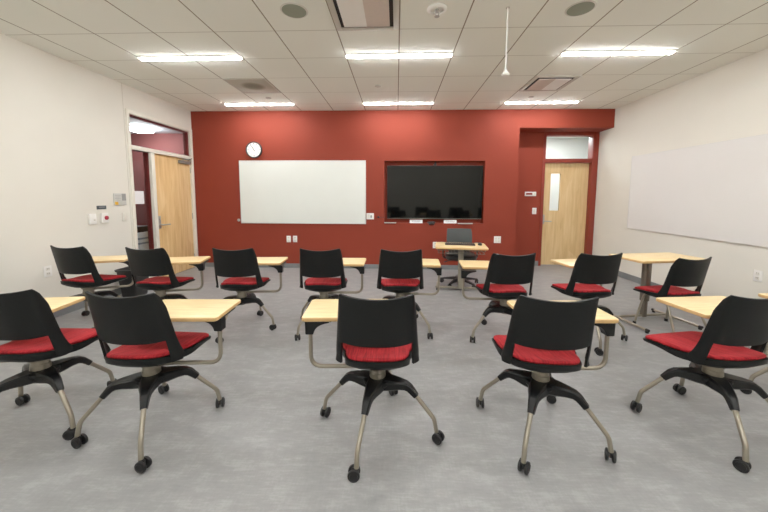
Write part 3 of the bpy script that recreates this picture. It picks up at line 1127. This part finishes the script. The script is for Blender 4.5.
def caster_bm():
    bm = NB()
    for s in (-1, 1):
        lathe(bm, [(0.0, -0.009), (0.024, -0.009), (0.030, -0.006), (0.031, 0.0), (0.030, 0.006), (0.022, 0.009), (0.020, 0.006), (0, 0.005)] if s > 0 else
              [(0, -0.005), (0.020, -0.006), (0.022, -0.009), (0.030, -0.006), (0.031, 0.0), (0.030, 0.006), (0.024, 0.009), (0, 0.009)], 22, (0.012, s * 0.0165, 0.031), 'Y')
    tube(bm, [(0.012, -0.02, 0.031), (0.012, 0.02, 0.031)], 0.008, 8)
    # hood between the wheels
    tube(bm, fillet([(0, 0, 0.062), (0, 0, 0.05), (0.012, 0, 0.038)], 0.01), [0.011] * 9, 10)
    box(bm, (0.006, 0, 0.044), (0.036, 0.012, 0.034), 0.005)
    return bm


def arm_bm(sg):
    bm = NB()
    tube(bm, fillet([(0.0, 0.0, 0.386), (sg * 0.08, 0.035, 0.386), (sg * 0.405, 0.035, 0.386), (sg * 0.405, 0.035, 0.625)], 0.075, 8), 0.0125, 12)
    return bm


def bracket_bm(sg):
    bm = NB()
    prof = [(0.425, 0.597), (0.430, 0.60), (0.432, 0.675), (0.29, 0.675), (0.29, 0.667)]
    for k in range(1, 8):
        t = k / 7
        p0, p1, p2 = Vector((0.29, 0.667)), Vector((0.375, 0.655)), Vector((0.383, 0.60))
        q = p0 * (1 - t) ** 2 + p1 * 2 * t * (1 - t) + p2 * t * t
        prof.append((q.x, q.y))
    prof.append((0.387, 0.597))
    y0, y1 = 0.010, 0.060
    a = [bm.verts.new((sg * x, y0, z)) for x, z in prof]
    b = [bm.verts.new((sg * x, y1, z)) for x, z in prof]
    bm.faces.new(a); bm.faces.new(list(reversed(b)))
    n = len(a)
    for k in range(n):
        bm.faces.new((a[k], b[k], b[(k + 1) % n], a[(k + 1) % n]))
    bx(bm, sg * 0.28, sg * 0.42, 0.03, 0.22, 0.664, 0.675)
    return bm


def tablet_bm(sg):
    bm = NB()
    x0, x1 = (-0.10, 0.445) if sg > 0 else (-0.445, 0.10)
    prism(bm, rrect(x0, x1, 0.0, 0.342, 0.022), 0.675, 0.699, 0.005, side_mi=1)
    return bm


P = {}
P['seat_shell'] = obj('seat_shell', seat_shell_bm(), M['shell'], smooth=50)
P['seat_cushion'] = obj('seat_cushion', cushion_bm(), M['cushion'], smooth=60)
P['backrest'] = backrest_obj()
P['column'] = obj('swivel_column', column_bm(), M['silver'])
P['hub'] = obj('base_hub', hub_bm(), M['hub'], smooth=30)
P['leg'] = obj('leg', leg_bm(), M['silver'])
P['caster'] = obj('caster', caster_bm(), M['rubber'])
for nm, sg in (('R', 1), ('L', -1)):
    P['arm' + nm] = obj('tablet_arm', arm_bm(sg), M['silver'])
    P['bracket' + nm] = obj('tablet_bracket', bracket_bm(sg), M['hub'], smooth=30)
    P['tablet' + nm] = obj('tablet', tablet_bm(sg), [M['lam'], M['lamedge']], smooth=40)
used = set()


def use(key, parent, loc=(0, 0, 0), rz=0.0):
    if key not in used:
        used.add(key)
        o = P[key]
        o.parent = parent
        o.location = loc
        o.rotation_euler = (0, 0, rz)
        return o
    return inst(P[key], parent, loc, rz)


def chair(x, y, heading, base, side, tablet, label, shift=(0, 0), arm=None, seed=0):
    h = R(heading - 90)
    t = thing('tablet_chair', label, 'chair', (x, y, 0), h, 'wheeled tablet chairs')
    rb = R(base) - h
    rt = R(tablet - 90) - h
    sh = use('seat_shell', t)
    use('seat_cushion', sh)
    use('backrest', t)
    use('column', t)
    use('hub', t, rz=rb)
    rnd = random.Random(seed)
    for k in range(4):
        lg = use('leg', t, rz=rb + k * PI / 2)
        use('caster', lg, (0.357, 0, 0), rnd.uniform(0, 2 * PI))
    ar = use('arm' + side, t, rz=rt if arm is None else R(arm - 90) - h)
    use('bracket' + side, ar)
    off = Vector((shift[0], shift[1], 0))
    off.rotate(Matrix.Rotation(rt, 3, 'Z'))
    use('tablet' + side, t, loc=off, rz=rt)
    return t


CH = [
    # x, y, heading, base, side, tablet heading, label, tablet shift
    (-2.215, 1.80, 91, 67.5, 'L', 99, 'near-row red-seat chair cut by the photo edge, by the cream wall', (-0.045, -0.03)),
    (-1.485, 1.776, 88, 29, 'R', 93, 'near-row red-seat chair between the edge-cut chair and the clear middle floor', (-0.02, -0.035)),
    (-0.106, 1.801, 91, 76, 'L', 93.7, 'near-row red-seat chair seen squarely from behind, tablet on its left', (-0.01, 0.01)),
    (0.865, 1.812, 88, 55, 'R', 92, 'near-row red-seat chair with tablet showing on both sides of its back', (0.015, 0.01)),
    (1.945, 1.905, 102, 68.7, 'R', 97, 'near-row red-seat chair at the photo edge below the big pale whiteboard', (0.06, 0.03)),
    (2.86, 2.06, 95, 57.6, 'R', 97, 'red-seat chair almost wholly outside the frame, only seat corner and caster showing', (0.0, 0.02)),
    (-3.38, 3.26, 84, 51, 'R', 110, 'far-row red-seat chair closest to the cream wall outlet and waste bin', (-0.09, -0.02)),
    (-2.53, 3.21, 88, 30, 'R', 103, 'far-row red-seat chair with its tablet in front of the maple door', (-0.04, 0.0)),
    (-1.645, 3.22, 93, 83, 'R', 95, 'far-row red-seat chair below the clock end of the whiteboard', (-0.04, 0.03)),
    (-0.765, 3.24, 92, 57, 'R', 91, 'far-row red-seat chair below the television end of the whiteboard', (-0.02, 0.02)),
    (0.045, 3.24, 92, 57, 'R', 87, 'far-row red-seat chair below the television, tablet on its right', (-0.02, 0.03)),
    (1.085, 3.08, 94, 19, 'L', 86, 'far-row red-seat chair with its tablet on the left, beside the teacher table', (0.04, 0.09)),
    (1.905, 3.13, 95, 80, 'R', 100, 'far-row red-seat chair in front of the alcove door', (0.05, 0.17), 126),
]
for i, row in enumerate(CH):
    chair(*row, seed=i + 3)

# ------------------------------------------------------------------ four-legged side chair at the adjustable table
t = thing('side_chair', 'four-legged red-seat chair without tablet, tucked at the height-adjustable table', 'chair', (2.94, 3.35, 0), R(102 - 90))
SD = -0.075
sh = use('seat_shell', t, (0, 0, SD)); use('seat_cushion', sh); use('backrest', t, (0, 0, SD))
for sx in (-1, 1):
    for pts in ([(sx * 0.10, 0.12, 0.437 + SD), (sx * 0.175, 0.16, 0.438 + SD), (sx * 0.215, 0.215, 0.008)],
                [(sx * 0.10, -0.04, 0.433 + SD), (sx * 0.175, -0.07, 0.434 + SD), (sx * 0.215, -0.215, 0.008)]):
        bm = NB(); tube(bm, fillet(pts, 0.04), 0.0115, 12)
        lg = obj('leg', bm, M['silver'], t)
        bm = NB(); lathe(bm, [(0.0, 0.0), (0.017, 0.0), (0.018, 0.006), (0.016, 0.03), (0, 0.03)], 14, pts[-1][:2] + (0,))
        obj('glide', bm, M['rubber'], lg)
bm = NB(); bx(bm, -0.11, 0.11, -0.06, 0.14, 0.418 + SD, 0.444 + SD, 0.006)
obj('seat_mount', bm, M['hub'], t)

# height-adjustable table by the side wall
t = thing('adjustable_table', 'maple-topped table on a grey telescoping column beside the side-wall whiteboard', 'table', (2.982, 3.695, 0), R(10))
bm = NB(); prism(bm, rrect(-0.435, 0.42, -0.27, 0.175, 0.03), 0.716, 0.741, 0.005, side_mi=1)
obj('table_top', bm, [M['lam'], M['lamedge']], t, smooth=40)
bm = NB(); bx(bm, -0.112, -0.044, -0.034, 0.034, 0.21, 0.70, 0.008)
box(bm, (-0.078, -0.04, 0.708), (0.36, 0.24, 0.016), 0.004)
obj('upper_column', bm, M['greymetal'], t)
bm = NB(); bx(bm, -0.104, -0.054, -0.025, 0.025, 0.02, 0.22, 0.006)
obj('lower_column', bm, M['greymetal'], t)
bm = NB(); tube(bm, [(-0.42, 0, 0.035), (0.235, 0, 0.035)], 0.014, 10)
obj('crossbar', bm, M['silver'], t)
for x in (-0.42, 0.235):
    bm = NB(); tube(bm, [(x, 0.16, 0.03), (x, -0.37, 0.03)], 0.014, 10)
    ft = obj('foot', bm, M['silver'], t)
    for y in (0.15, -0.36):
        bm = NB(); lathe(bm, [(0, 0), (0.017, 0), (0.017, 0.016), (0.012, 0.03), (0, 0.03)], 12, (x, y, 0))
        lathe(bm, [(0.0155, -0.01), (0.0155, 0.02), (0, 0.022)] if y > 0 else [(0, -0.022), (0.0155, -0.02), (0.0155, 0.01)], 12, (x, y, 0.03), 'Y')
        obj('glide', bm, M['rubber'], ft)

# ------------------------------------------------------------------ teacher table, keyboard, mouse, task chair
TT = (0.965, 4.685)
t = thing('teacher_table', 'small maple-topped pedestal table with a wire tray in front of the red wall', 'table', TT + (0,), R(-8))
bm = NB(); prism(bm, rrect(-0.37, 0.37, -0.27, 0.27, 0.05), 0.668, 0.692, 0.005, side_mi=1)
obj('table_top', bm, [M['lam'], M['lamedge']], t, smooth=40)
bm = NB(); bx(bm, -0.03, 0.045, -0.03, 0.03, 0.03, 0.668, 0.008); bx(bm, -0.12, 0.12, -0.15, 0.15, 0.655, 0.668)
obj('pedestal', bm, M['lightmetal'], t)
bm = NB(); bx(bm, -0.36, 0.36, -0.022, 0.022, 0.028, 0.058, 0.008)
for s in (-1, 1):
    bx(bm, s * 0.33 - 0.02, s * 0.33 + 0.02, -0.05, 0.27, 0.028, 0.056, 0.008)
ft = obj('base_bar', bm, M['lightmetal'], t)
bm = NB()
for s in (-1, 1):
    for y in (-0.03, 0.25):
        lathe(bm, [(0, 0), (0.018, 0), (0.018, 0.02), (0.01, 0.032), (0, 0.032)], 12, (s * 0.33, y, 0))
obj('glides', bm, M['rubber'], ft)
bm = NB()
for zz, q in ((0.64, 0.0), (0.60, 0.012)):
    tube(bm, [(x, y, zz) for x, y in rrect(-0.34 + q, 0.34 - q, -0.22 + q, 0.10 - q, 0.04)] + [(0.34 - q, 0.06 - q, zz)], 0.0035, 6)
for k in range(15):
    x = -0.31 + 0.62 * k / 14
    tube(bm, fillet([(x, -0.218, 0.64), (x, -0.206, 0.60), (x, 0.086, 0.60), (x, 0.098, 0.64)], 0.01, 3), 0.0022, 5)
for sx in (-1, 1):
    for y in (-0.20, 0.08):
        tube(bm, [(sx * 0.325, y, 0.64), (sx * 0.325, y, 0.669)], 0.003, 5)
obj('wire_tray', bm, M['greymetal'], t)

rot = R(-8)


def on_table(x, y):
    return (TT[0] + x * math.cos(rot) - y * math.sin(rot), TT[1] + x * math.sin(rot) + y * math.cos(rot), 0.692)


k = thing('keyboard', 'dark keyboard lying on the teacher table', 'keyboard', on_table(-0.01, 0.03), rot)
bm = NB(); box(bm, (0, 0, 0.010), (0.44, 0.13, 0.018), 0.005)
obj('keyboard_body', bm, M['keys'], k)
bm = NB()
for r_ in range(5):
    for c_ in range(15):
        box(bm, (-0.2 + c_ * 0.0286, -0.048 + r_ * 0.024, 0.021), (0.024, 0.019, 0.006), 0.001, seg=1)
obj('keys', bm, M['blackp'], k, smooth=0)
k = thing('computer_mouse', 'small dark mouse beside the keyboard on the teacher table', 'mouse', on_table(0.285, 0.06), rot)
bm = NB(); lathe(bm, [(0.0, 0.0), (0.03, 0.0), (0.033, 0.008), (0.030, 0.022), (0.018, 0.034), (0, 0.037)], 24)
bmesh.ops.scale(bm, vec=(1, 1.7, 1), verts=bm.verts)
obj('mouse_body', bm, M['blackp'], k)
bm = NB(); lathe(bm, [(0, -0.004), (0.008, -0.004), (0.008, 0.004), (0, 0.004)], 12, (0, 0.028, 0.032), 'X')
obj('scroll_wheel', bm, M['greymetal'], k)

t = thing('task_chair', 'black wheeled task chair with charcoal back behind the teacher table', 'chair', (1.03, 5.02, 0), R(-4))
# faces the room (towards -Y)
bm = NB()
rings = []
for z, w, y, dz in ((0.50, 0.165, 0.215, 0), (0.56, 0.19, 0.20, 0), (0.66, 0.205, 0.195, 0), (0.76, 0.205, 0.205, 0), (0.84, 0.20, 0.225, 0), (0.885, 0.192, 0.24, 0)):
    pts = []
    for s in [k / 8 for k in range(-8, 9)]:
        pts.append((s * w, y - 0.045 * s * s - 0.012, z))
    for s in [k / 8 for k in range(8, -9, -1)]:
        pts.append((s * w, y - 0.045 * s * s + 0.012, z))
    rings.append(pts)
loft(bm, rings)
obj('backrest', bm, M['mesh'], t, smooth=50)
bm = NB()
tube(bm, fillet([(0, 0.06, 0.405), (0, 0.27, 0.40), (0, 0.245, 0.70)], 0.07), 0.022, 10)
obj('back_support', bm, M['blackp'], t)
bm = NB(); prism(bm, rrect(-0.235, 0.235, -0.24, 0.22, 0.10), 0.43, 0.50, 0.022)
obj('seat', bm, M['blackp'], t, smooth=60)
for s in (-1, 1):
    bm = NB(); tube(bm, fillet([(s * 0.12, 0.02, 0.425), (s * 0.27, 0.02, 0.425), (s * 0.275, 0.04, 0.645)], 0.05), 0.014, 10)
    ar = obj('armrest_post', bm, M['blackp'], t)
    bm = NB(); box(bm, (s * 0.275, 0.06, 0.655), (0.07, 0.19, 0.026), 0.011)
    obj('armrest_pad', bm, M['blackp'], ar)
bm = NB(); lathe(bm, [(0.0, 0.08), (0.028, 0.08), (0.028, 0.26), (0.02, 0.262), (0.02, 0.40), (0, 0.40)], 20); box(bm, (0, 0.0, 0.415), (0.18, 0.22, 0.035), 0.01)
obj('gas_column', bm, M['blackp'], t)
bm = NB(); tube(bm, [(-0.06, -0.02, 0.41), (-0.19, -0.06, 0.395), (-0.26, -0.08, 0.375)], 0.008, 8)
obj('lever', bm, M['blackp'], t)
bm = NB()
for k in range(5):
    a = R(-90 + 36 + 72 * k)
    d = Vector((math.cos(a), math.sin(a), 0)); nn = Vector((-d.y, d.x, 0))
    rings = []
    for rho, zt, zb, w in ((0.0, 0.125, 0.07, 0.03), (0.10, 0.12, 0.075, 0.026), (0.22, 0.098, 0.068, 0.02), (0.315, 0.078, 0.058, 0.016)):
        rings.append([d * rho + nn * u + Vector((0, 0, z)) for u, z in ((-w, zb), (w, zb), (w * 0.8, zt), (-w * 0.8, zt))])
    loft(bm, rings)
star = obj('star_base', bm, M['blackp'], t)
bm0 = caster_bm()
cst = obj('caster', bm0, M['rubber'], star)
for k in range(5):
    a = R(-90 + 36 + 72 * k)
    l = (0.30 * math.cos(a), 0.30 * math.sin(a), 0)
    if k == 0:
        cst.location = l; cst.rotation_euler = (0, 0, a + 1)
    else:
        inst(cst, star, l, a + k)

# ------------------------------------------------------------------ waste bin by the cream wall
t = thing('waste_bin', 'black waste bin on the floor against the cream wall by the sidelight', 'bin', (-3.71, 4.24, 0), R(0))
bm = NB()
rings = []
for z, q in ((0.0, 0.0), (0.02, 0.006), (0.36, 0.035), (0.375, 0.045), (0.39, 0.045), (0.39, 0.034), (0.37, 0.028), (0.04, -0.004)):
    rings.append([(x, y, z) for x, y in rrect(-0.105 - q, 0.105 + q, -0.11 - q, 0.11 + q, 0.04)])
loft(bm, rings)
obj('bin_body', bm, M['binm'], t, smooth=40)
bm = NB()
rings = []
for z, q in ((0.375, 0.047), (0.398, 0.049), (0.398, 0.040), (0.30, 0.020)):
    rings.append([(x, y, z) for x, y in rrect(-0.105 - q, 0.105 + q, -0.11 - q, 0.11 + q, 0.04)])
loft(bm, rings, cap=False)
obj('bin_liner', bm, M['blackp'], t, smooth=40)

# ------------------------------------------------------------------ camera (level shift lens)
f, cx, cy, pi_, ya, ro = 313.99, 385.42, 224.28, 0.0894, -0.0345, 0.0032
ca, sa, cp, sp_ = math.cos(ya), math.sin(ya), math.cos(pi_), math.sin(pi_)
r0 = Vector((ca, -sa, 0))
f0 = Vector((sa * cp, ca * cp, -sp_))
u0 = Vector((sa * sp_, ca * sp_, cp))
cr, sr = math.cos(ro), math.sin(ro)
rt = r0 * cr + u0 * sr
up = u0 * cr - r0 * sr
cam = bpy.data.cameras.new('camera')
co = bpy.data.objects.new('camera', cam)
C.objects.link(co)
mw = Matrix((rt, up, -f0)).transposed().to_4x4()
mw.translation = Vector((0, 0, 1.4187))
co.matrix_world = mw
cam.sensor_fit = 'HORIZONTAL'
cam.sensor_width = 36.0
cam.lens = f / 768 * 36
cam.shift_x = -(cx - 384) / 768
cam.shift_y = (cy - 256) / 768
cam.clip_start = 0.05
cam.clip_end = 100
scene.camera = co

# ------------------------------------------------------------------ world and view
w = bpy.data.worlds.new('world')
scene.world = w
w.use_nodes = True
w.node_tree.nodes['Background'].inputs[0].default_value = (0.75, 0.8, 0.85, 1)
w.node_tree.nodes['Background'].inputs[1].default_value = 0.25
scene.view_settings.view_transform = 'Standard'
scene.view_settings.look = 'None'
scene.view_settings.exposure = 0.0
scene.view_settings.gamma = 1.17
scene.cycles.use_denoising = True
scene.cycles.max_bounces = 10
scene.cycles.diffuse_bounces = 6
scene.cycles.transparent_max_bounces = 12
scene.cycles.sample_clamp_indirect = 8
